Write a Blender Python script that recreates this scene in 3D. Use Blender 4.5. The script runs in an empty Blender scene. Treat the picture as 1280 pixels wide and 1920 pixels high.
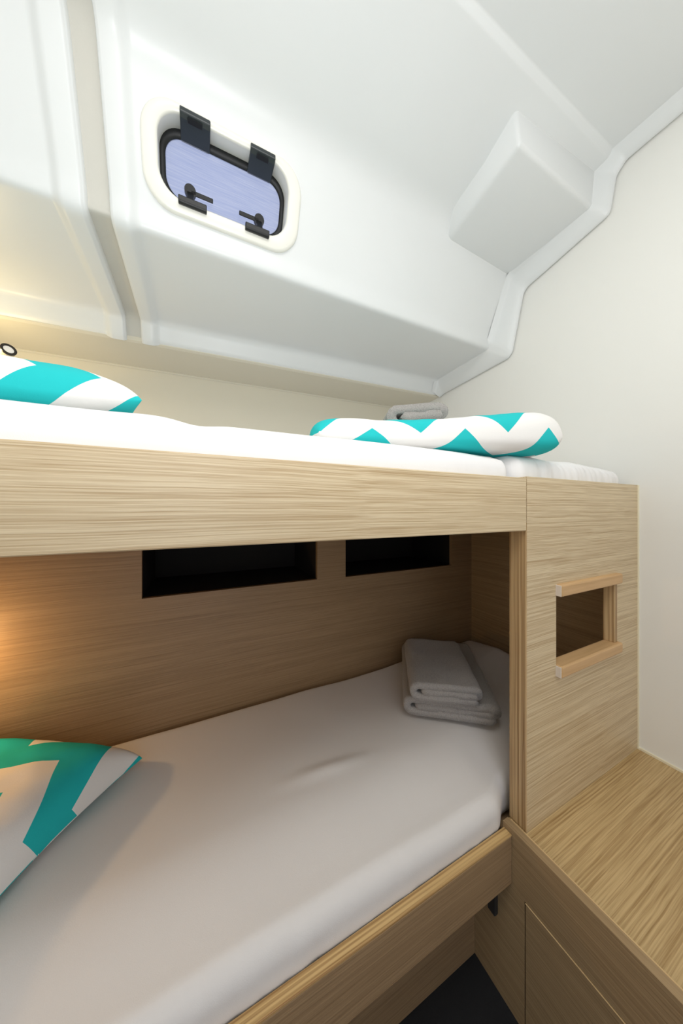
import bpy, bmesh, math, random
from mathutils import Vector, Matrix, noise
random.seed(4)
sc = bpy.context.scene
COL = sc.collection
S, H = 0.78, 1.415            # drawing unit -> metres; eye height above the cabin floor (drawing units)
def W(p): return Vector((p[0]*S, p[1]*S, (p[2]+H)*S))

# ------------------------------------------------------------------ camera
FPX = 550.0
YAW = math.atan(266/FPX)
cd = bpy.data.cameras.new('camera'); cam = bpy.data.objects.new('camera', cd); COL.objects.link(cam)
cd.sensor_fit = 'HORIZONTAL'; cd.sensor_width = 36; cd.lens = 36*FPX/1280
cd.shift_y = -5/1280; cd.clip_start = .01
cam.location = W((0, 0, 0)); cam.rotation_euler = (math.pi/2, 0, -YAW)
sc.camera = cam

# ------------------------------------------------------------------ world + lights + exposure
sc.view_settings.view_transform = 'Standard'; sc.view_settings.look = 'None'
sc.view_settings.gamma = 1; sc.view_settings.use_curve_mapping = False
sc.view_settings.exposure = 0.27
w = bpy.data.worlds.new('sky'); sc.world = w; w.use_nodes = True
w.node_tree.nodes['Background'].inputs[0].default_value = (.65, .71, .92, 1)
w.node_tree.nodes['Background'].inputs[1].default_value = .75
def area(name, loc, target, sx, sy, power, col):
    d = bpy.data.lights.new(name, 'AREA'); d.shape = 'RECTANGLE'; d.size = sx*S; d.size_y = sy*S
    d.energy = power; d.color = col
    o = bpy.data.objects.new(name, d); COL.objects.link(o); o.location = W(loc)
    o.rotation_euler = (W(target)-W(loc)).to_track_quat('-Z', 'Y').to_euler()
    return o
area('rear_fill', (-.05, -.98, .15), (.35, 1.2, 1.3), .9, 2.0, 1.8, (1, .995, .985))  # added lamp behind the eye, tilted up to lift ceiling and panel
area('overhead_fill', (.10, -.12, 1.385), (.15, .05, -1.0), .8, .7, 6.0, (1, .98, .95))  # added unseen lamp from above; no hatch is cut in the ceiling
area('photo_lamp_bounced_off_ceiling', (-.05, -.40, .10), (.0, -.22, 1.40), .35, .35, 8.0, (.985, 1, .995))

# ------------------------------------------------------------------ materials
def lin(r, g, b):
    f = lambda c: (c/255/12.92) if c/255 <= .04045 else ((c/255+.055)/1.055)**2.4
    return (f(r), f(g), f(b), 1)
def newmat(name):
    m = bpy.data.materials.new(name); m.use_nodes = True
    nt = m.node_tree; b = nt.nodes['Principled BSDF']
    return m, nt, b
def N(nt, t, **kw):
    n = nt.nodes.new(t)
    for k, v in kw.items(): setattr(n, k, v)
    return n
def plain(name, col, rough=.5, bump=0, bscale=300, spec=.5, var=0, vscale=4, metal=0):
    m, nt, b = newmat(name)
    b.inputs['Base Color'].default_value = col; b.inputs['Roughness'].default_value = rough
    b.inputs['Specular IOR Level'].default_value = spec; b.inputs['Metallic'].default_value = metal
    tc = N(nt, 'ShaderNodeTexCoord')
    if var:
        n = N(nt, 'ShaderNodeTexNoise'); n.inputs['Scale'].default_value = vscale; n.inputs['Detail'].default_value = 4
        nt.links.new(tc.outputs['Object'], n.inputs['Vector'])
        r = N(nt, 'ShaderNodeValToRGB')
        r.color_ramp.elements[0].position = .3; r.color_ramp.elements[1].position = .7
        r.color_ramp.elements[0].color = tuple(c*(1-var) for c in col[:3])+(1,)
        r.color_ramp.elements[1].color = col
        nt.links.new(n.outputs['Fac'], r.inputs['Fac']); nt.links.new(r.outputs['Color'], b.inputs['Base Color'])
    if bump:
        n = N(nt, 'ShaderNodeTexNoise'); n.inputs['Scale'].default_value = bscale; n.inputs['Detail'].default_value = 3
        nt.links.new(tc.outputs['Object'], n.inputs['Vector'])
        bp = N(nt, 'ShaderNodeBump'); bp.inputs['Strength'].default_value = bump; bp.inputs['Distance'].default_value = .002
        nt.links.new(n.outputs['Fac'], bp.inputs['Height']); nt.links.new(bp.outputs['Normal'], b.inputs['Normal'])
    return m
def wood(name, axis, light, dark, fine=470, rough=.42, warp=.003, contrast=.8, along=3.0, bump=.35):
    m, nt, b = newmat(name); L = nt.links.new
    tc = N(nt, 'ShaderNodeTexCoord')
    wn = N(nt, 'ShaderNodeTexNoise'); wn.inputs['Scale'].default_value = 4.5; wn.inputs['Detail'].default_value = 2
    L(tc.outputs['Object'], wn.inputs['Vector'])
    sub = N(nt, 'ShaderNodeVectorMath', operation='SUBTRACT'); L(wn.outputs['Color'], sub.inputs[0]); sub.inputs[1].default_value = (.5, .5, .5)
    mul = N(nt, 'ShaderNodeVectorMath', operation='SCALE'); L(sub.outputs[0], mul.inputs[0]); mul.inputs['Scale'].default_value = warp*2
    add = N(nt, 'ShaderNodeVectorMath', operation='ADD'); L(tc.outputs['Object'], add.inputs[0]); L(mul.outputs[0], add.inputs[1])
    def streak(f, a, det, rgh):
        mp = N(nt, 'ShaderNodeMapping'); s = [f, f, f]; s[axis] = a; mp.inputs['Scale'].default_value = s
        L(add.outputs[0], mp.inputs['Vector'])
        n = N(nt, 'ShaderNodeTexNoise'); n.inputs['Scale'].default_value = 1; n.inputs['Detail'].default_value = det; n.inputs['Roughness'].default_value = rgh
        L(mp.outputs[0], n.inputs['Vector']); return n.outputs['Fac']
    a1 = streak(fine, along, 2, .5); a2 = streak(fine*.16, along*.3, 2, .5); a3 = streak(fine*2.7, along*5, 1, .5)
    def madd(x, k, y):
        q = N(nt, 'ShaderNodeMath', operation='MULTIPLY_ADD'); L(x, q.inputs[0]); q.inputs[1].default_value = k
        if y is None: q.inputs[2].default_value = 0
        else: L(y, q.inputs[2])
        return q.outputs[0]
    f = madd(a3, .22, madd(a2, .20, madd(a1, .58, None)))
    r = N(nt, 'ShaderNodeValToRGB'); r.color_ramp.elements[0].position = .5-.13/contrast; r.color_ramp.elements[1].position = .5+.07/contrast
    r.color_ramp.elements[0].color = dark; r.color_ramp.elements[1].color = light
    L(f, r.inputs['Fac']); L(r.outputs['Color'], b.inputs['Base Color'])
    bp = N(nt, 'ShaderNodeBump'); bp.inputs['Strength'].default_value = bump; bp.inputs['Distance'].default_value = .0015
    L(f, bp.inputs['Height']); L(bp.outputs['Normal'], b.inputs['Normal'])
    b.inputs['Roughness'].default_value = rough; b.inputs['Specular IOR Level'].default_value = .4
    return m
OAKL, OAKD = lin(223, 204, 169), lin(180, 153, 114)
M = {}
M['oak_x'] = wood('oak_grain_lengthwise', 0, OAKL, OAKD)
M['oak_x_bench'] = wood('oak_grain_bench', 0, lin(206, 178, 130), lin(150, 118, 72), fine=330, contrast=.7, bump=.6, along=3.5)
M['oak_y'] = wood('oak_grain_crosswise', 1, lin(172, 146, 110), lin(138, 114, 82), fine=340, contrast=.6)
M['oak_shaded_x'] = wood('oak_grain_shaded', 0, lin(164, 136, 102), lin(132, 106, 76), fine=340, contrast=.55)  # same oak, with the shade of the berths put into darker tones
M['oak_z_edge'] = wood('plywood_edge_upright', 2, lin(205, 175, 130), lin(140, 106, 66), fine=210, along=.8, warp=.002, contrast=1.2)
M['oak_x_edge'] = wood('plywood_edge_lengthwise', 0, lin(214, 180, 124), lin(150, 112, 66), fine=170, along=.8, warp=.002, contrast=1.1)
M['oak_y_edge'] = wood('plywood_edge_crosswise', 1, lin(224, 194, 144), lin(192, 158, 110), fine=300, along=.8, warp=.002, contrast=1.1)
M['beech'] = wood('beech_rail', 0, lin(214, 176, 128), lin(196, 156, 108), fine=90, contrast=.6, warp=.004, bump=.05)
M['beech_end'] = plain('pale_end_grain', lin(222, 208, 192), .7, .2, 900)
M['liner'] = plain('moulded_white_liner', lin(231, 233, 232), .38, .03, 60, var=.02)
M['wall_white'] = plain('cream_white_laminate', lin(240, 239, 233), .45, .03, 400)
M['hull_vinyl'] = plain('beige_vinyl_lining', lin(226, 220, 202), .7, .15, 500)
M['groove'] = plain('joint_shade_grey', lin(205, 202, 192), .6, .1, 300)  # grey puts the shade of the recessed joint into the colour
M['caulk'] = plain('cream_sealant_bead', lin(240, 232, 205), .4)
M['sheet'] = plain('white_cotton_sheet', lin(240, 239, 238), .85, .12, 900, .2)
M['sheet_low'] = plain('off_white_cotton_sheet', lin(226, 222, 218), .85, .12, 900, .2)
M['black'] = plain('black_plastic', lin(12, 13, 14), .45)
M['black_sat'] = plain('charcoal_plastic', lin(44, 50, 52), .3)
M['rubber'] = plain('black_rubber_gasket', lin(16, 18, 20), .5)
M['frame_white'] = plain('cream_white_moulded_frame', lin(240, 238, 228), .3)
M['floor'] = plain('dark_floor_carpet', lin(18, 19, 22), .9, .5, 600)
M['dark_in'] = plain('shade_black_lining', lin(22, 18, 14), .8)  # near black: the darkness inside the lockers is put into the colour
M['bracket'] = plain('dark_metal_bracket', lin(45, 46, 46), .5)
M['lamp_body'] = plain('cream_lamp_body', lin(235, 222, 190), .35)
M['lamp_ring'] = plain('dark_bronze_ring', lin(40, 34, 30), .3)
def emis(name, col, s):
    m, nt, b = newmat(name); b.inputs['Base Color'].default_value = col
    b.inputs['Emission Color'].default_value = col; b.inputs['Emission Strength'].default_value = s; return m
M['lens'] = emis('lamp_lens', lin(225, 220, 210), .25)
def pane_mat():
    m, nt, b = newmat('scratched_acrylic_pane'); L = nt.links.new
    tr = N(nt, 'ShaderNodeBsdfTransparent'); tr.inputs[0].default_value = (.92, .94, 1, 1)
    tl = N(nt, 'ShaderNodeBsdfTranslucent')
    tc = N(nt, 'ShaderNodeTexCoord')
    fs = []
    for rot, sc_ in ((.25, (9, 420, 1)), (1.35, (10, 300, 1))):
        mp = N(nt, 'ShaderNodeMapping'); mp.inputs['Rotation'].default_value = (0, 0, rot); mp.inputs['Scale'].default_value = sc_
        L(tc.outputs['UV'], mp.inputs['Vector'])
        n = N(nt, 'ShaderNodeTexNoise'); n.inputs['Scale'].default_value = 1; n.inputs['Detail'].default_value = 3
        L(mp.outputs[0], n.inputs['Vector']); fs.append(n.outputs['Fac'])
    q = N(nt, 'ShaderNodeMath', operation='MULTIPLY'); L(fs[0], q.inputs[0]); L(fs[1], q.inputs[1])
    r = N(nt, 'ShaderNodeValToRGB'); r.color_ramp.elements[0].position = .15; r.color_ramp.elements[1].position = .45
    r.color_ramp.elements[0].color = (.62, .68, .86, 1); r.color_ramp.elements[1].color = (.95, .96, 1, 1)
    L(q.outputs[0], r.inputs['Fac']); L(r.outputs['Color'], tl.inputs[0])
    mx = N(nt, 'ShaderNodeMixShader'); mx.inputs[0].default_value = .7
    L(tr.outputs[0], mx.inputs[1]); L(tl.outputs[0], mx.inputs[2])
    gl = N(nt, 'ShaderNodeBsdfGlossy'); gl.inputs['Roughness'].default_value = .15
    m2 = N(nt, 'ShaderNodeMixShader'); m2.inputs[0].default_value = .05; L(mx.outputs[0], m2.inputs[1]); L(gl.outputs[0], m2.inputs[2])
    L(m2.outputs[0], nt.nodes['Material Output'].inputs['Surface'])
    return m
M['pane'] = pane_mat()
def chevron(name, period, stripe, slope, ph, white, teal, phx=0):
    m, nt, b = newmat(name); L = nt.links.new
    tc = N(nt, 'ShaderNodeTexCoord'); sp = N(nt, 'ShaderNodeSeparateXYZ'); L(tc.outputs['UV'], sp.inputs[0])
    ax = N(nt, 'ShaderNodeMath', operation='ADD'); L(sp.outputs[0], ax.inputs[0]); ax.inputs[1].default_value = 10*period+phx
    pp = N(nt, 'ShaderNodeMath', operation='PINGPONG'); L(ax.outputs[0], pp.inputs[0]); pp.inputs[1].default_value = period/2
    ma = N(nt, 'ShaderNodeMath', operation='MULTIPLY_ADD'); L(pp.outputs[0], ma.inputs[0]); ma.inputs[1].default_value = slope; L(sp.outputs[1], ma.inputs[2])
    dv = N(nt, 'ShaderNodeMath', operation='MULTIPLY_ADD'); L(ma.outputs[0], dv.inputs[0]); dv.inputs[1].default_value = 1/stripe; dv.inputs[2].default_value = 10+ph
    fr = N(nt, 'ShaderNodeMath', operation='FRACT'); L(dv.outputs[0], fr.inputs[0])
    lt = N(nt, 'ShaderNodeMath', operation='LESS_THAN'); L(fr.outputs[0], lt.inputs[0]); lt.inputs[1].default_value = .5
    mx = N(nt, 'ShaderNodeMix', data_type='RGBA'); L(lt.outputs[0], mx.inputs[0]); mx.inputs[6].default_value = white; mx.inputs[7].default_value = teal
    L(mx.outputs[2], b.inputs['Base Color'])
    n = N(nt, 'ShaderNodeTexNoise'); n.inputs['Scale'].default_value = 700; L(tc.outputs['Object'], n.inputs['Vector'])
    bp = N(nt, 'ShaderNodeBump'); bp.inputs['Strength'].default_value = .15; bp.inputs['Distance'].default_value = .001
    L(n.outputs['Fac'], bp.inputs['Height']); L(bp.outputs['Normal'], b.inputs['Normal'])
    b.inputs['Roughness'].default_value = .85; b.inputs['Specular IOR Level'].default_value = .2
    return m
def terry(name, col):
    m, nt, b = newmat(name); L = nt.links.new
    tc = N(nt, 'ShaderNodeTexCoord')
    n = N(nt, 'ShaderNodeTexNoise'); n.inputs['Scale'].default_value = 380; n.inputs['Detail'].default_value = 4; L(tc.outputs['Object'], n.inputs['Vector'])
    r = N(nt, 'ShaderNodeValToRGB'); r.color_ramp.elements[0].position = .3; r.color_ramp.elements[1].position = .65
    r.color_ramp.elements[0].color = tuple(c*.72 for c in col[:3])+(1,); r.color_ramp.elements[1].color = col
    L(n.outputs['Fac'], r.inputs[0]); L(r.outputs[0], b.inputs['Base Color'])
    bp = N(nt, 'ShaderNodeBump'); bp.inputs['Strength'].default_value = .8; bp.inputs['Distance'].default_value = .003
    L(n.outputs['Fac'], bp.inputs['Height']); L(bp.outputs['Normal'], b.inputs['Normal'])
    b.inputs['Roughness'].default_value = .95; b.inputs['Specular IOR Level'].default_value = .1
    b.inputs['Sheen Weight'].default_value = .3
    return m
M['towel'] = terry('grey_terry', lin(172, 167, 162))

# ------------------------------------------------------------------ mesh helpers (verts in drawing units, eye at origin)
def tag(o, label=None, cat=None, group=None, kind=None):
    if label: o['label'] = label
    if cat: o['category'] = cat
    if group: o['group'] = group
    if kind: o['kind'] = kind
    return o
def thing(name, base, label=None, cat=None, group=None, kind=None):
    o = bpy.data.objects.new(name, None); COL.objects.link(o); o.location = W(base); o.empty_display_size = .05
    return tag(o, label, cat, group, kind)
def root_loc(p):
    v = Vector((0, 0, 0))
    while p is not None: v += p.location; p = p.parent
    return v
def mesh(name, verts, faces, mat, parent=None, smooth=False, uvs=None, origin=None):
    me = bpy.data.meshes.new(name)
    wv = [W(v) for v in verts]
    if parent is None:
        if origin is None:
            origin = Vector((sum(v.x for v in wv)/len(wv), sum(v.y for v in wv)/len(wv), min(v.z for v in wv)))
        else: origin = W(origin)
        base = origin
    else: base = root_loc(parent); origin = Vector((0, 0, 0))
    me.from_pydata([v-base for v in wv], [], faces)
    me.validate(); me.materials.append(M[mat] if isinstance(mat, str) else mat)
    if uvs:
        ul = me.uv_layers.new(name='UVMap')
        for l in me.loops: ul.data[l.index].uv = uvs[l.vertex_index]
    bm = bmesh.new(); bm.from_mesh(me); bmesh.ops.recalc_face_normals(bm, faces=bm.faces); bm.to_mesh(me); bm.free()
    if smooth:
        for p in me.polygons: p.use_smooth = True
    o = bpy.data.objects.new(name, me); COL.objects.link(o); o.location = origin
    if parent is not None: o.parent = parent
    return o
def box(name, a, b, mat, parent=None, bev=.003):
    bm = bmesh.new(); bmesh.ops.create_cube(bm, size=1)
    for v in bm.verts: v.co = Vector([(a[i]+b[i])/2 + v.co[i]*(b[i]-a[i]) for i in range(3)])
    if bev: bmesh.ops.bevel(bm, geom=list(bm.edges), offset=min(bev, min(abs(b[i]-a[i]) for i in range(3))*.4), segments=2, affect='EDGES', profile=.5)
    bm.verts.index_update(); vs = [tuple(v.co) for v in bm.verts]; fs = [[v.index for v in f.verts] for f in bm.faces]; bm.free()
    return mesh(name, vs, fs, mat, parent)
def prism(name, poly, axis, a, b, mat, parent=None):
    """extrude a 2D polygon (the two other axes in order) along axis from a to b"""
    def mk(p, t):
        q = list(p); q.insert(axis, t); return tuple(q)
    n = len(poly); vs = [mk(p, a) for p in poly]+[mk(p, b) for p in poly]
    fs = [list(range(n)), list(range(2*n-1, n-1, -1))]+[[i, (i+1) % n, n+(i+1) % n, n+i] for i in range(n)]
    return mesh(name, vs, fs, mat, parent)
def plate_with_holes(name, plane_axis, t0, t1, rect, holes, mat, parent=None):
    """board with rectangular through holes; plane_axis = thickness axis, rect/holes = (a0,a1,b0,b1) on other axes"""
    As = sorted({rect[0], rect[1], *[h[0] for h in holes], *[h[1] for h in holes]})
    Bs = sorted({rect[2], rect[3], *[h[2] for h in holes], *[h[3] for h in holes]})
    def solid(i, j):
        if i < 0 or j < 0 or i >= len(As)-1 or j >= len(Bs)-1: return False
        ca, cb = (As[i]+As[i+1])/2, (Bs[j]+Bs[j+1])/2
        return not any(h[0] < ca < h[1] and h[2] < cb < h[3] for h in holes)
    vs, idx, fs = [], {}, []
    def v(a, b, t):
        k = (a, b, t)
        if k not in idx:
            q = [As[a], Bs[b]]; q.insert(plane_axis, (t0, t1)[t]); idx[k] = len(vs); vs.append(tuple(q))
        return idx[k]
    for i in range(len(As)-1):
        for j in range(len(Bs)-1):
            if not solid(i, j): continue
            for t in (0, 1): fs.append([v(i, j, t), v(i+1, j, t), v(i+1, j+1, t), v(i, j+1, t)])
            for di, dj, e in ((-1, 0, ((i, j), (i, j+1))), (1, 0, ((i+1, j), (i+1, j+1))), (0, -1, ((i, j), (i+1, j))), (0, 1, ((i, j+1), (i+1, j+1)))):
                if not solid(i+di, j+dj): fs.append([v(*e[0], 0), v(*e[1], 0), v(*e[1], 1), v(*e[0], 1)])
    return mesh(name, vs, fs, mat, parent)
def rbox_pts(lo, hi, r, n):
    """rounded, subdivided box -> verts, faces"""
    bm = bmesh.new(); idx = {}; vs = []; fs = []
    def v(i, j, k):
        key = (i, j, k)
        if key not in idx: idx[key] = len(vs); vs.append([lo[0]+(hi[0]-lo[0])*i/n[0], lo[1]+(hi[1]-lo[1])*j/n[1], lo[2]+(hi[2]-lo[2])*k/n[2]])
        return idx[key]
    bm.free()
    for k in (0, n[2]):
        for i in range(n[0]):
            for j in range(n[1]): fs.append([v(i, j, k), v(i+1, j, k), v(i+1, j+1, k), v(i, j+1, k)])
    for j in (0, n[1]):
        for i in range(n[0]):
            for k in range(n[2]): fs.append([v(i, j, k), v(i+1, j, k), v(i+1, j, k+1), v(i, j, k+1)])
    for i in (0, n[0]):
        for j in range(n[1]):
            for k in range(n[2]): fs.append([v(i, j, k), v(i, j+1, k), v(i, j+1, k+1), v(i, j, k+1)])
    for p in vs:
        inn = [min(max(p[a], lo[a]+r[a]), hi[a]-r[a]) for a in range(3)]
        d = [(p[a]-inn[a])/r[a] for a in range(3)]
        l = math.sqrt(sum(q*q for q in d))
        if l > 1e-9:
            m_ = max(abs(q) for q in d)
            for a in range(3): p[a] = inn[a]+d[a]/l*m_*r[a]
    return vs, fs
def tube(name, p0, p1, r0, r1, mat, parent=None, seg=24, cap=True):
    p0, p1 = Vector(p0), Vector(p1); d = (p1-p0).normalized(); u = d.orthogonal().normalized(); w_ = d.cross(u)
    vs, fs = [], []
    for p, r in ((p0, r0), (p1, r1)):
        for i in range(seg):
            a = 2*math.pi*i/seg; vs.append(tuple(p+u*math.cos(a)*r+w_*math.sin(a)*r))
    fs = [[i, (i+1) % seg, seg+(i+1) % seg, seg+i] for i in range(seg)]
    if cap: fs += [list(range(seg)), list(range(seg, 2*seg))]
    return mesh(name, vs, fs, mat, parent)
def fillet(pts, rad):
    out = []
    for i, p in enumerate(pts):
        r = rad[i]
        if i == 0 or i == len(pts)-1 or r == 0: out.append(p); continue
        p = Vector(p); a = Vector(pts[i-1])-p; b = Vector(pts[i+1])-p
        ra = min(r, a.length*.45); rb = min(r, b.length*.45)
        A = p+a.normalized()*ra; B = p+b.normalized()*rb
        for k in range(6):
            t = k/5; out.append(tuple(A*(1-t)**2+p*2*t*(1-t)+B*t*t))
    return out

# ================================================================== THE SETTING
XW = 1.505          # bulkhead on the right
XL, YB = -1.25, -1.0
FZ = -1.415
tag(box('floor', (XL-.03, YB, FZ-.05), (XW, 1.28, FZ), 'floor', None, 0), kind='structure')
tag(box('wall_right', (XW, YB, FZ), (XW+.04, 2.0, 1.60), 'wall_white', None, 0), kind='structure')
tag(box('wall_left', (XL-.04, YB, FZ), (XL, 2.0, 1.60), 'wall_white', None, 0), kind='structure')
rear = plate_with_holes('wall_rear', 1, YB-.04, YB, (XL, XW, FZ, 1.6), [(-.5, .4, -1.39, 1.25)], 'wall_white')
tag(rear, kind='structure')

# moulded ceiling liner: profile (y, z) swept along x, raised flanges beside the joint groove
prof = [(-1.0, 1.425), (.570, 1.4075), (.585, 1.392), (.96, 1.28), (1.10-.3956*.249, .955+.9184*.249), (1.10-.3956*.043, .955+.9184*.043), (1.10, .955), (1.112, .892), (1.56, .876), (1.585, .80), (1.60, .788)]
rads = [0, .004, .004, .06, 0, 0, .02, .02, .03, .012, 0]
pf0 = fillet(prof, rads); pf = [pf0[0]]
for a_, b_ in zip(pf0, pf0[1:]):                       # support points keep the flat faces flat
    a_, b_ = Vector(a_), Vector(b_); l_ = (b_-a_).length
    if l_ > .05:
        e_ = (b_-a_)/l_; pf += [tuple(a_+e_*.012), tuple(b_-e_*.012)]
    pf.append(tuple(b_))
def taper(x): return (x-.62)/1.7            # hull side runs inwards towards the bulkhead
def prof_pt(i, x, off):
    p = Vector(pf[i]); a = Vector(pf[max(i-1, 0)]); b = Vector(pf[min(i+1, len(pf)-1)])
    t = (b-a).normalized(); n = Vector((t.y, -t.x))      # towards the room
    if n.dot(Vector((.3, .1))-p) < 0: n = -n
    s = max(0, min(1, (p.x-1.15)/.4)); y = p.x - .10*taper(x)*s
    return (x, y+n.x*off, p.y+n.y*off)
def sweep(xs):
    vs = [prof_pt(i, x, o) for x, o in xs for i in range(len(pf))]
    n = len(pf); near = lambda q: min(range(n), key=lambda i: (Vector(pf[i])-Vector(q)).length); h0, h1 = near(prof[4]), near(prof[5])
    fs = [[k*n+i, k*n+i+1, (k+1)*n+i+1, (k+1)*n+i] for k in range(len(xs)-1) for i in range(n-1)
          if not (h0 <= i < h1 and xs[k][0] == -.12)]                       # cut-out for the portlight
    return vs, fs
def ease(x0, x1, o0, o1, n=6):
    return [(x0+(x1-x0)*k/n, o0+(o1-o0)*(.5-.5*math.cos(math.pi*k/n))) for k in range(n+1)]
st_r = [(-.243, -.012), (-.243, .010)]+ease(-.240, -.234, .014, .018, 3)+[(-.205, .018)]+ease(-.20, -.165, .018, 0)+[(-.12, 0), (.29, 0), (.8, 0), (1.2, 0), (XW, 0)]
v_, f_ = sweep(st_r); ceil = mesh('ceiling', v_, f_, 'liner', None, True); tag(ceil, kind='structure')
st_l = [(XL, 0), (-.8, 0)]+ease(-.385, -.350, 0, .018)+[(-.315, .018)]+ease(-.312, -.302, .018, .010, 4)+[(-.300, -.012)]
v_, f_ = sweep(st_l); mesh('liner_section', v_, f_, 'liner', ceil, True)
v_, f_ = sweep([(-.302, -.010), (-.242, -.010)]); mesh('joint_groove', v_, f_, 'groove', ceil, True)
# raised box moulded into the ceiling in the corner
bx_ = [(.975, .645, 1.400), (.895, 1.06, 1.30), (.997, .645, 1.266), (1.025, 1.06, 1.216), (XW, .625, 1.400), (XW, 1.06, 1.30), (XW, .640, 1.245), (XW, 1.06, 1.202)]
bm = bmesh.new(); vv = [bm.verts.new(p) for p in bx_]
for f in ((0, 1, 3, 2), (2, 3, 7, 6), (0, 2, 6, 4), (1, 5, 7, 3), (4, 6, 7, 5), (0, 4, 5, 1)): bm.faces.new([vv[i] for i in f])
bmesh.ops.bevel(bm, geom=list(bm.edges), offset=.014, segments=4, affect='EDGES', profile=.5)
bm.verts.index_update(); bv = [tuple(v.co) for v in bm.verts]; bf = [[v.index for v in f.verts] for f in bm.faces]; bm.free()
mesh('ceiling_box', bv, bf, 'liner', ceil, True)
# flange that seals the liner to the bulkhead
tin = [(-1.0, 1.43), (.40, 1.413), (.575, 1.410), (.632, 1.385), (.650, 1.253), (.985, 1.205), (1.095, .92), (1.13, .892), (1.502, .878), (1.535, .80)]
tout = [(-1.0, 1.368), (.40, 1.366), (.545, 1.362), (.575, 1.330), (.595, 1.196), (.944, 1.124), (1.006, .836), (1.030, .813), (1.49, .786), (1.53, .775)]
rr = [0, 0, .01, .01, .02, .03, .012, .012, .01, 0]
tin2, tout2 = fillet(tin, rr), fillet(tout, rr)
n = min(len(tin2), len(tout2)); rows = []
for x, t in ((1.425, -.12), (1.446, .0), (1.452, .10), (1.462, .42), (1.474, .74), (1.487, .95), (1.494, 1.0), (1.4975, .99), (1.499, .93), (1.500, .75), (1.5055, .70)):
    rows.append([(x, a[0]+(b[0]-a[0])*t, a[1]+(b[1]-a[1])*t) for a, b in zip(tin2[:n], tout2[:n])])
mesh_v = [p for r_ in rows for p in r_]
mesh_f = [[k*n+i, k*n+i+1, (k+1)*n+i+1, (k+1)*n+i] for k in range(len(rows)-1) for i in range(n-1)]
tag(mesh('trim_1', mesh_v, mesh_f, 'liner', None, True), kind='structure')

# hull side behind the upper berth and its soffit
def hy(x): return 1.87-.10*taper(x)*1.0
xs = [XL, -.3, .3, .9, XW]
vs = []
for x in xs:
    y0 = 1.60-.10*taper(x)
    vs += [(x, y0-.004, .787), (x, y0+.01, .782), (x, hy(x)-.004, .772), (x, hy(x), .768), (x, hy(x)+.0, 0.0), (x, hy(x)+.03, 0.0), (x, hy(x)+.03, .82), (x, y0-.004, .82)]
fs = [[k*8+i, k*8+(i+1) % 8, (k+1)*8+(i+1) % 8, (k+1)*8+i] for k in range(4) for i in range(8)]
tag(mesh('wall_hull', vs, fs, 'hull_vinyl'), kind='structure')
# seam bead of the lining
mesh_vs = []
for x in xs: mesh_vs += [(x, hy(x)-.008, .775), (x, hy(x)-.009, .769), (x, hy(x)-.002, .764), (x, hy(x)+.002, .775)]
tag(mesh('trim_2', mesh_vs, [[k*4+i, k*4+(i+1) % 4, (k+1)*4+(i+1) % 4, (k+1)*4+i] for k in range(4) for i in range(4)], 'hull_vinyl'), kind='structure')

# lower berth: back lining with two open lockers, foot panel
YBK = 1.262
back = plate_with_holes('wall_back', 1, YBK, YBK+.02, (XL, XW, FZ, -.037), [(-.187, .487, -.322, -.09), (.632, 1.327, -.326, -.09)], 'oak_shaded_x')
tag(back, kind='structure')
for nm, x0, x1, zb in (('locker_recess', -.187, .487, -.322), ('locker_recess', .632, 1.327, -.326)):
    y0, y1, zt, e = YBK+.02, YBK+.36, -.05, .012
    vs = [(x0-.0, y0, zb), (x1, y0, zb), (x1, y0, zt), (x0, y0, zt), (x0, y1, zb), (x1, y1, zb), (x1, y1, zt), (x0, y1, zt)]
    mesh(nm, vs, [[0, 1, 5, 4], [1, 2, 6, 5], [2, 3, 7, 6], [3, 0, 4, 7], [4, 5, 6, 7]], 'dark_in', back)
tag(box('wall_foot', (1.488, .575, FZ), (XW, YBK, -.037), 'oak_shaded_x' if False else 'oak_y', None, 0), kind='structure')
tag(box('baseboard_berth', (XL, .657, FZ), (.79, .675, -1.06), 'oak_shaded_x', None, .002), kind='structure')

# portlight in the coachroof side
A = Vector((0, 1.10, .955)); Tn = Vector((0, -.3956, .9184)); Nn = Vector((0, -.9184, -.3956))
def FP(x, t, d=0):                     # d>0: towards the outside
    p = A+Tn*t-Nn*d; return (x, p.y, p.z)
def rrect(x0, x1, t0, t1, r, n=10):
    pts = []
    for cx, ct, a0 in ((x1-r, t1-r, 0), (x0+r, t1-r, 90), (x0+r, t0+r, 180), (x1-r, t0+r, 270)):
        for k in range(n+1):
            a = math.radians(a0+90*k/n); pts.append((cx+r*math.cos(a), ct+r*math.sin(a)))
    return pts
def loops(name, ls, mat, parent, smooth=True, fill=False, uv=False):
    n = len(ls[0]); vs = [p for l in ls for p in l]
    fs = [[k*n+i, k*n+(i+1) % n, (k+1)*n+(i+1) % n, (k+1)*n+i] for k in range(len(ls)-1) for i in range(n)]
    uvs = None
    if fill: fs.append(list(range((len(ls)-1)*n, len(ls)*n)))
    if uv: uvs = [(p[0], p[2]) for p in vs]
    return mesh(name, vs, fs, mat, parent, smooth, uvs)
win = thing('window_1', FP(.088, .01), kind='structure')
fo = rrect(-.157, .332, .006, .268, .088); fi = rrect(-.113, .284, .048, .244, .066)
def lerp(a, b, t): return [(p[0]+(q[0]-p[0])*t, p[1]+(q[1]-p[1])*t) for p, q in zip(a, b)]
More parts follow.
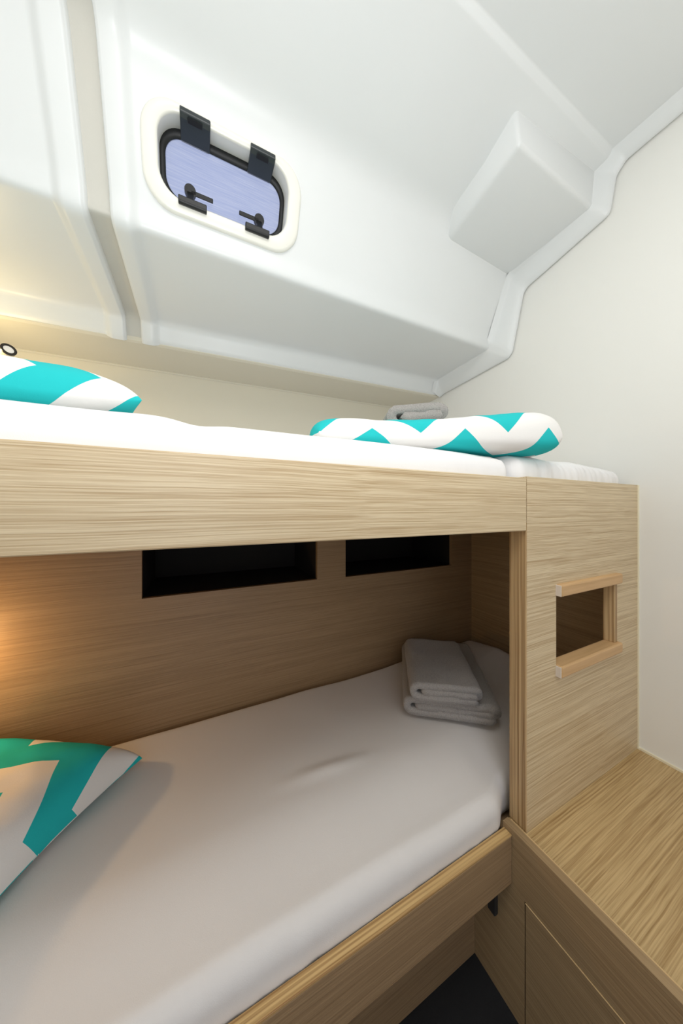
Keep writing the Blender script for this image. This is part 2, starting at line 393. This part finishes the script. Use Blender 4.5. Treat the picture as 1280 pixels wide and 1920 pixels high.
loops('window_frame', [[FP(*p, .012) for p in fo], [FP(*p, -.006) for p in lerp(fo, fi, .02)], [FP(*p, -.011) for p in lerp(fo, fi, .09)], [FP(*p, -.013) for p in lerp(fo, fi, .2)], [FP(*p, -.013) for p in lerp(fo, fi, .86)],
      [FP(*p, -.010) for p in lerp(fo, fi, .97)], [FP(*p, -.004) for p in fi], [FP(*p, .075) for p in lerp(fo, fi, .97)]], 'frame_white', win)
go = rrect(-.118, .289, .044, .248, .068); gi = rrect(-.098, .270, .073, .222, .05)
loops('gasket', [[FP(*p, .085) for p in go], [FP(*p, .062) for p in go], [FP(*p, .058) for p in lerp(go, gi, .2)], [FP(*p, .058) for p in lerp(go, gi, .9)], [FP(*p, .066) for p in gi]], 'rubber', win)
loops('pane', [[FP(*p, .074) for p in rrect(-.105, .277, .066, .229, .05)], [FP(*p, .064) for p in rrect(-.103, .275, .068, .227, .05)]], 'pane', win, False, True, True)
def fbox(name, x0, x1, prof2, mat, parent):
    """prof2: polygon of (t, d) extruded along x"""
    n = len(prof2); vs = [FP(x0, *p) for p in prof2]+[FP(x1, *p) for p in prof2]
    fs = [list(range(n)), list(range(n, 2*n))]+[[i, (i+1) % n, n+(i+1) % n, n+i] for i in range(n)]
    o = mesh(name, vs, fs, mat, parent)
    bv = o.modifiers.new('bevel', 'BEVEL'); bv.width = .002; bv.segments = 2
    return o
for x0, x1 in ((-.053, .030), (.149, .229)):
    hg = fbox('hinge', x0, x1, [(.262, -.012), (.258, -.022), (.246, -.026), (.236, -.016), (.216, .050), (.218, .062), (.240, .02), (.248, -.010)], 'black_sat', win)
    fbox('hinge_slot', x0+.02, x1-.022, [(.240, -.023), (.238, -.0275), (.232, -.0105), (.234, -.007)], 'black', hg)
for x0, x1, kx, sg in ((-.061, .0215, -.028, 1), (.1435, .226, .197, -1)):
    lt_ = fbox('latch', x0, x1, [(.056, -.008), (.056, -.022), (.040, -.026), (.033, -.022), (.033, -.008)], 'black', win)
    fbox('latch_neck', kx-.010, kx+.010, [(.046, -.012), (.046, -.004), (.092, .058), (.104, .050)], 'black', lt_)
    seg = 28
    kv = [FP(kx+.0175*math.cos(2*math.pi*i/seg), .098+.0175*math.sin(2*math.pi*i/seg), d) for d in (.040, .060) for i in range(seg)]
    mesh('knob', kv, [list(range(seg)), list(range(seg, 2*seg))]+[[i, (i+1) % seg, seg+(i+1) % seg, seg+i] for i in range(seg)], 'black', lt_)
    xa, xb = sorted((kx, kx+sg*.070))
    fbox('lever', xa, xb, [(.089, .040), (.102, .040), (.102, .046), (.089, .046)], 'black', lt_)

# ================================================================== JOINERY
YF = .515
ub = thing('upper_berth', (.2, .55, -.06), 'pale oak upper bunk base with deep front board carrying the white mattresses', 'bunk')
box('front_board', (XL+.02, YF, -.0605), (.8255, YF+.024, .0885), 'oak_x', ub, .0022)
box('base_board', (XL+.02, YF+.024, -.035), (XW-.02, 1.72, .015), 'oak_shaded_x', ub, .002)
pp = thing('berth_partition', (1.15, .53, -.913), 'tall oak end panel with a railed hand opening beside the white bulkhead', 'panel')
plate_with_holes('panel', 1, YF, YF+.026, (.8275, XW-.002, -.9100, .0925), [(.968, 1.322, -.474, -.250)], 'oak_x', pp)
box('edge_post', (.8262, YF+.0008, -.9095), (.858, YF+.052, -.036), 'oak_z_edge', pp, .002)
for i, (z0, z1) in enumerate(((-.262, -.226), (-.505, -.470))):
    rl = box('opening_rail', (.969, YF-.016, z0), (1.345, YF+.030, z1), 'beech', pp, .005)
    box('rail_end', (.9655, YF-.0145, z0+.0015), (.9695, YF+.001, z1-.0015), 'beech_end', rl, .001)
box('opening_jamb', (1.314, YF-.004, -.4705), (1.334, YF+.030, -.2615), 'oak_z_edge', pp, .002)

lb = thing('lower_berth', (.0, .55, -1.05), 'oak lower bunk with plywood-edged front rail under the pale mattress', 'bunk')
rail = box('front_rail', (XL+.02, .533, -1.050), (.7885, .557, -.917), 'oak_shaded_x', lb, .002)
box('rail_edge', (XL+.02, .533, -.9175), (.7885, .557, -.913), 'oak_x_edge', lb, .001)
box('base_board', (XL+.02, .662, -.985), (1.486, 1.258, -.955), 'oak_shaded_x', lb, .002)
box('base_board', (.815, .570, -.985), (1.486, .661, -.955), 'oak_shaded_x', lb, .002)
bk = box('bracket', (.774, .575, -1.190), (.7895, .600, -1.03), 'bracket', lb, .003)

cb = thing('bench_cabinet', (1.1, .0, FZ), 'oak bench cabinet with open-grained top and flush door beside the bulkhead', 'cabinet')
YD0 = -.96
plate_with_holes('front_panel', 0, .790, .812, (YD0, .657, FZ, -.9135), [(-.45, .4985, FZ+.015, -1.058), (.561, .66, -.99, -.9)], 'oak_y', cb)
dr = box('door', (.7893, -.447, FZ+.018), (.809, .4955, -1.061), 'oak_y', cb, .0015)
box('door_edge', (.7885, -.447, -1.0625), (.809, .4955, -1.0605), 'oak_y_edge', dr, .0005)
box('front_lipping', (.790, YD0, -.9135), (.825, .560, -.9095), 'oak_y_edge', cb, .0012)
box('bench_top', (.812, YD0, -.935), (XW-.002, YF+.05, -.9105), 'oak_x_bench', cb, .001)
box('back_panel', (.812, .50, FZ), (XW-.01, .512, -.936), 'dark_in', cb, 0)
# sealant bead along the bulkhead
tag(prism('trim_3', [(YD0, -.9105), (YF, -.9105), (YF, -.903), (YD0, -.903)], 0, XW-.006, XW+.001, 'caulk'), kind='structure')
tag(box('trim_4', (XW-.005, YF-.004, -.905), (XW+.001, YF+.002, .0925), 'caulk', None, .001), kind='structure')

# ================================================================== BEDDING
def nz(x, y, z=0.): return noise.noise(Vector((x, y, z)))
def mattress(name, lo, hi, r, n, mat, label, fn):
    vs, fs = rbox_pts(lo, hi, r, n)
    vs = [fn(*p) for p in vs]
    return tag(mesh(name, vs, fs, mat, None, True), label, 'mattress')
def f_main(x, y, z):
    t = (z-.0155)/.14
    dz = .006*nz(x*3.2, y*2, 1)*t - .006*math.exp(-((x+.003)/.035)**2)*t + (.003*math.exp(-((x+.07)/.05)**2))*t
    dy = 0
    if y < .60: dy = .004*nz(x*6, z*6, 3)+.0025*nz(x*60, z*5, 7)*max(0, min(1, (x-.45)/.25))
    return (x, y+dy, z+dz)
mattress('mattress', (-1.2, .541, .0155), (.800, 1.66, .156), (.03, .045, .05), (200, 24, 10), 'sheet', 'long white-sheeted mattress on the upper bunk', f_main)
def f_small(x, y, z):
    t = max(0, (z-.0155)/.15)
    dy = 0
    if y < .62: dy = .006*nz(x*45+z*8, z*6, 3)+.003*nz(x*18, z*9, 5)
    return (x, y+dy, z+(.004*nz(x*8, y*5, 2)-.012*max(0, (x-1.15)/.3)**2)*t)
mattress('mattress_infill', (.806, .543, .0155), (1.462, 1.66, .166), (.045, .05, .05), (120, 24, 10), 'sheet', 'short wrinkled white mattress piece on the upper bunk above the end panel', f_small)
def f_low(x, y, z):
    t = max(0, min(1, (z+.955)/.15))
    d = .008*nz(x*2.1, y*2.3, 4)+.003*nz(x*6, y*5, 9)
    # sheet ridges
    s = (x-.36)*.995-(y-.83)*.10; q = (x-.36)*.10+(y-.83)*.995
    d += .009*math.exp(-(q/.022)**2-(s/.11)**2)
    e = max(0, min(1, (.80-y)/.22)); d -= .034*e*e*(3-2*e)
    d += .016*max(0, min(1, (x-.75)/.3))*max(0, min(1, (y-.9)/.3))     # fuller towards the foot
    d += .050*max(0, min(1, (x-1.22)/.22))*max(0, min(1, (1.27-y)/.22))
    d += -.02*math.exp(-((x+.15)/.25)**2-((y-.95)/.2)**2)
    if x > .77: y = y + .03*min(1, (x-.77)/.06)*max(0, (1.0-y)/.43) if y < 1.0 else y
    dy = .002*nz(x*30, z*9, 2) if y < .62 else 0
    return (x, y+dy, z+d*t)
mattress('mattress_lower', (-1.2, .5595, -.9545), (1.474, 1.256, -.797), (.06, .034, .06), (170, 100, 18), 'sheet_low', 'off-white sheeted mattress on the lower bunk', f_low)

def pillow(name, a, b, T, low, mat, place, label, crown=.42, n=64, ear=.10, seed=0, extra=None, rot=0, pu=6, pv=4, corner=0):
    """pillow with seamed thin edge; place: Matrix from local to drawing units"""
    vs, uvs, fs = [], [], []
    for side in (1, -1):
        for i in range(n+1):
            for j in range(n+1):
                u, v = math.sin(math.pi/2*(2*i/n-1)), math.sin(math.pi/2*(2*j/n-1))
                x = a*(u-ear*u*u*u*(1-v*v)); y = b*(v-ear*1.3*v*v*v*(1-u*u))
                x *= 1-corner*v**6; y *= 1-corner*u**6
                h = T*max(0, (1-u**pu)*(1-v**pv))**crown
                e = 1-(1-abs(u)**6)*(1-abs(v)**6)
                wr = .10*nz(u*2.2+seed, v*2.2, side*3)+.05*nz(u*6+seed, v*5, side*5)
                z = h*(1+wr) if side > 0 else -h*low
                p = Vector((x, y, z))
                p = place @ p
                if extra: p = extra(p)
                vs.append(tuple(p))
    m_ = n+1
    # print follows the cloth: arc lengths of the two middle sections
    ca, sa = math.cos(math.radians(rot)), math.sin(math.radians(rot)); h = n//2
    def arcs(get):
        q = [0.]*m_
        for i in range(h+1, m_): q[i] = q[i-1]+(get(i)-get(i-1)).length
        for i in range(h-1, -1, -1): q[i] = q[i+1]-(get(i)-get(i+1)).length
        return q
    for sd in (0, 1):
        P = lambda i, j: Vector(vs[sd*m_*m_+i*m_+j])
        if sd == 0: U = arcs(lambda i: P(i, h)); V = arcs(lambda j: P(h, j)); V0 = V
        else:                                   # carried on round the seam
            B = arcs(lambda j: P(h, j)); V = [(V0[-1]+B[-1]-B[j]) if j > h else (V0[0]+B[0]-B[j]) for j in range(m_)]
        for i in range(m_):
            for j in range(m_): uvs.append((U[i]*ca+V[j]*sa, -U[i]*sa+V[j]*ca))
    for sd in (0, 1):
        o_ = sd*m_*m_
        for i in range(n):
            for j in range(n): fs.append([o_+i*m_+j, o_+(i+1)*m_+j, o_+(i+1)*m_+j+1, o_+i*m_+j+1])
    o = mesh(name, vs, fs, mat, None, True, uvs)
    me = o.data; bm = bmesh.new(); bm.from_mesh(me); bmesh.ops.remove_doubles(bm, verts=bm.verts, dist=.0003); bmesh.ops.recalc_face_normals(bm, faces=bm.faces); bm.to_mesh(me); bm.free()
    for p in me.polygons: p.use_smooth = True
    return tag(o, label, 'pillow', 'chevron pillows')
def place(x, y, z, rz=0, rx=0, ry=0):
    return Matrix.Translation((x, y, z)) @ Matrix.Rotation(math.radians(rz), 4, 'Z') @ Matrix.Rotation(math.radians(ry), 4, 'Y') @ Matrix.Rotation(math.radians(rx), 4, 'X')
WHT, TEAL = lin(238, 236, 232), lin(38, 190, 192)
M['chev_a'] = chevron('teal_chevron_cotton_a', .28, .20, .8, .75, WHT, TEAL, -.04)
M['chev_b'] = chevron('teal_chevron_cotton_b', .24, .15, .8, .49, WHT, TEAL, .10)
M['chev_c'] = chevron('teal_chevron_cotton_c', .28, .20, .77, .93, WHT, TEAL, .065)
def plump(p):                                  # near end bunched up
    f = .72+.60*max(0, min(1, (p.x-.45)/.60))
    p.z = .157+(p.z-.157)*f
    return p
pillow('pillow', .385, .24, .072, .55, 'chev_a', place(.67, .80, .203, -15), 'teal and white zigzag pillow on the upper bunk against the bulkhead end', seed=2, pu=14, pv=8, crown=.38, ear=.03, corner=.07, extra=plump)
pillow('pillow', .40, .26, .078, .40, 'chev_b', place(-.51, .86, .195, 4), 'teal and white zigzag pillow on the upper bunk below the reading lamp', seed=5, rot=90)
def lean(p):                                   # back edge rides up the berth lining
    if p.y > 1.12:
        o = p.y-1.12; p.y = 1.12+.12*math.tanh(o/.12); p.z += .25*max(0, o-.03)
    return p
pillow('pillow', .38, .27, .11, .16, 'chev_c', place(-.625, 1.055, -.774, -31), 'teal and white zigzag pillow lying on the lower bunk', seed=8, extra=lean, rot=164)

# towels: a folded ribbon cross-section (s, z) extruded along the towel's depth
def ribbon(path, th, n_arc=0):
    L_, R_ = [], []
    for i, p in enumerate(path):
        a = Vector(path[max(i-1, 0)]); b = Vector(path[min(i+1, len(path)-1)])
        t = (b-a).normalized(); nrm = Vector((-t.y, t.x))
        L_.append(Vector(p)+nrm*th/2); R_.append(Vector(p)-nrm*th/2)
    e1 = Vector(path[-1])+(Vector(path[-1])-Vector(path[-2])).normalized()*th*.45
    e0 = Vector(path[0])+(Vector(path[0])-Vector(path[1])).normalized()*th*.45
    return L_+[e1]+R_[::-1]+[e0]
def fold_path(wd, th, layers, inner):
    """serpentine/spiral fold of width wd, layer thickness th; first layer at the bottom"""
    pts = []; z = th/2; h = layers*th
    def seg(x0, z0, x1, z1, n=14):
        for k in range(n+1): pts.append((x0+(x1-x0)*k/n, z0+(z1-z0)*k/n))
    def arc(cx, cz, r, a0, a1, n=8):
        for k in range(1, n): 
            a = math.radians(a0+(a1-a0)*k/n); pts.append((cx+r*math.cos(a), cz+r*math.sin(a)))
    hw = wd/2; R = (h-th)/2
    seg(hw-th*.6, th/2, -hw+R, th/2); arc(-hw+R, th/2+R, R, 270, 90); seg(-hw+R, h-th/2, hw-R*.62, h-th/2)
    r2 = R*.52
    arc(hw-R*.62, h-th/2-r2, r2, 90, -90); seg(hw-R*.62, h-th/2-2*r2, -hw+R+inner, h-th/2-2*r2, 12)
    return pts
def towel(name, wd, dp, th, layers, pl, label, inner=.02, seed=0):
    path = fold_path(wd, th, layers, inner); prof_ = ribbon(path, th*.93)
    n = len(prof_); nd = 36; vs = []; fs = []
    c = Vector((sum(p.x for p in prof_)/n, sum(p.y for p in prof_)/n))
    for k in range(nd+1):
        t = k/nd; y = (t-.5)*dp
        e = max(0, 1-min(t, 1-t)/.05); shr = 1-.05*e*e
        for i, p in enumerate(prof_):
            x = p.x*(1-.02*e*e)+.004*nz(t*5+seed, i*.05, 1); z = p.y
            if e > 0: z = p.y + (.0)*e
            z += .004*nz(p.x*14+seed, y*14, 2)*min(1, p.y/(layers*th)+.1)
            z = max(z, .0005)
            yy = y+(.004*nz(p.x*20, p.y*60, seed+k*0))*(1 if t > .5 else 1)*e
            vs.append(tuple(pl @ Vector((x, yy, z))))
    fs = [[k*n+i, k*n+(i+1) % n, (k+1)*n+(i+1) % n, (k+1)*n+i] for k in range(nd) for i in range(n)]
    # end caps as a strip between both sides of the ribbon
    m_ = len(path)
    for o_ in (0, nd*n):
        for i in range(m_-1): fs.append([o_+i, o_+i+1, o_+n-2-(i+1), o_+n-2-i])
        fs.append([o_+m_-1, o_+m_, o_+m_+1]); fs.append([o_, o_+n-1, o_+n-2])
    o = mesh(name, vs, fs, 'towel', None, True)
    return tag(o, label, 'towel', 'grey towels')
towel('towel', .325, .50, .028, 2.6, place(.985, .995, -.777, -37), 'larger grey folded towel lying under a smaller one on the lower bunk', seed=1)
towel('towel', .235, .38, .025, 2.7, place(.91, .945, -.7025, -35), 'smaller grey folded towel on top of another on the lower bunk', seed=4)
towel('towel', .19, .15, .032, 2.6, place(.715, .865, .284, -24, 0, -4), 'grey folded towel resting on the pillow on the upper bunk', seed=7)

# ================================================================== READING LAMPS
def lamp(base, head, tip, label, power, beam, col):
    t = thing('reading_lamp', base, label, 'lamp', 'reading lamps')
    hd, tp = Vector(head), Vector(tip); d = (tp-hd).normalized()
    tube('mount', base, tuple(Vector(base)+(hd-Vector(base))*.25), .022, .022, 'lamp_body', t)
    tube('stem', base, tuple(hd+d*.01), .007, .007, 'lamp_body', t, 12)
    b = tube('lamp_head', tuple(hd-d*.005), tuple(tp-d*.003), .0195, .0225, 'lamp_body', t)
    vs, fs, seg = [], [], 28
    u = d.orthogonal().normalized(); w_ = d.cross(u)
    for off, r in ((-.003, .0228), (.003, .0228), (.003, .0150), (-.003, .0150)):
        for i in range(seg):
            a = 2*math.pi*i/seg; vs.append(tuple(tp+d*off+u*math.cos(a)*r+w_*math.sin(a)*r))
    fs = [[k*seg+i, k*seg+(i+1) % seg, ((k+1) % 4)*seg+(i+1) % seg, ((k+1) % 4)*seg+i] for k in range(4) for i in range(seg)]
    mesh('rim', vs, fs, 'lamp_ring', b)
    tube('lens', tuple(tp-d*.002), tuple(tp+d*.0005), .015, .015, 'lens', b)
    ld = bpy.data.lights.new('reading_lamp_light', 'POINT'); ld.energy = power; ld.color = col; ld.shadow_soft_size = .02*S
    lo = bpy.data.objects.new('reading_lamp_light', ld); COL.objects.link(lo); lo.location = W(beam)
    return t
lamp((-.70, 1.93, .60), (-.70, 1.62, .595), (-.660, 1.57, .613), 'small cream reading lamp with dark rim on the hull side above the upper bunk pillow', 1.1, (-.80, 1.58, .58), (1, .76, .36))
lamp((-.78, 1.258, -.42), (-.78, 1.18, -.42), (-.74, 1.13, -.43), 'small cream reading lamp on the lower bunk back wall', 1.8, (-.68, 1.14, -.42), (1, .60, .24))
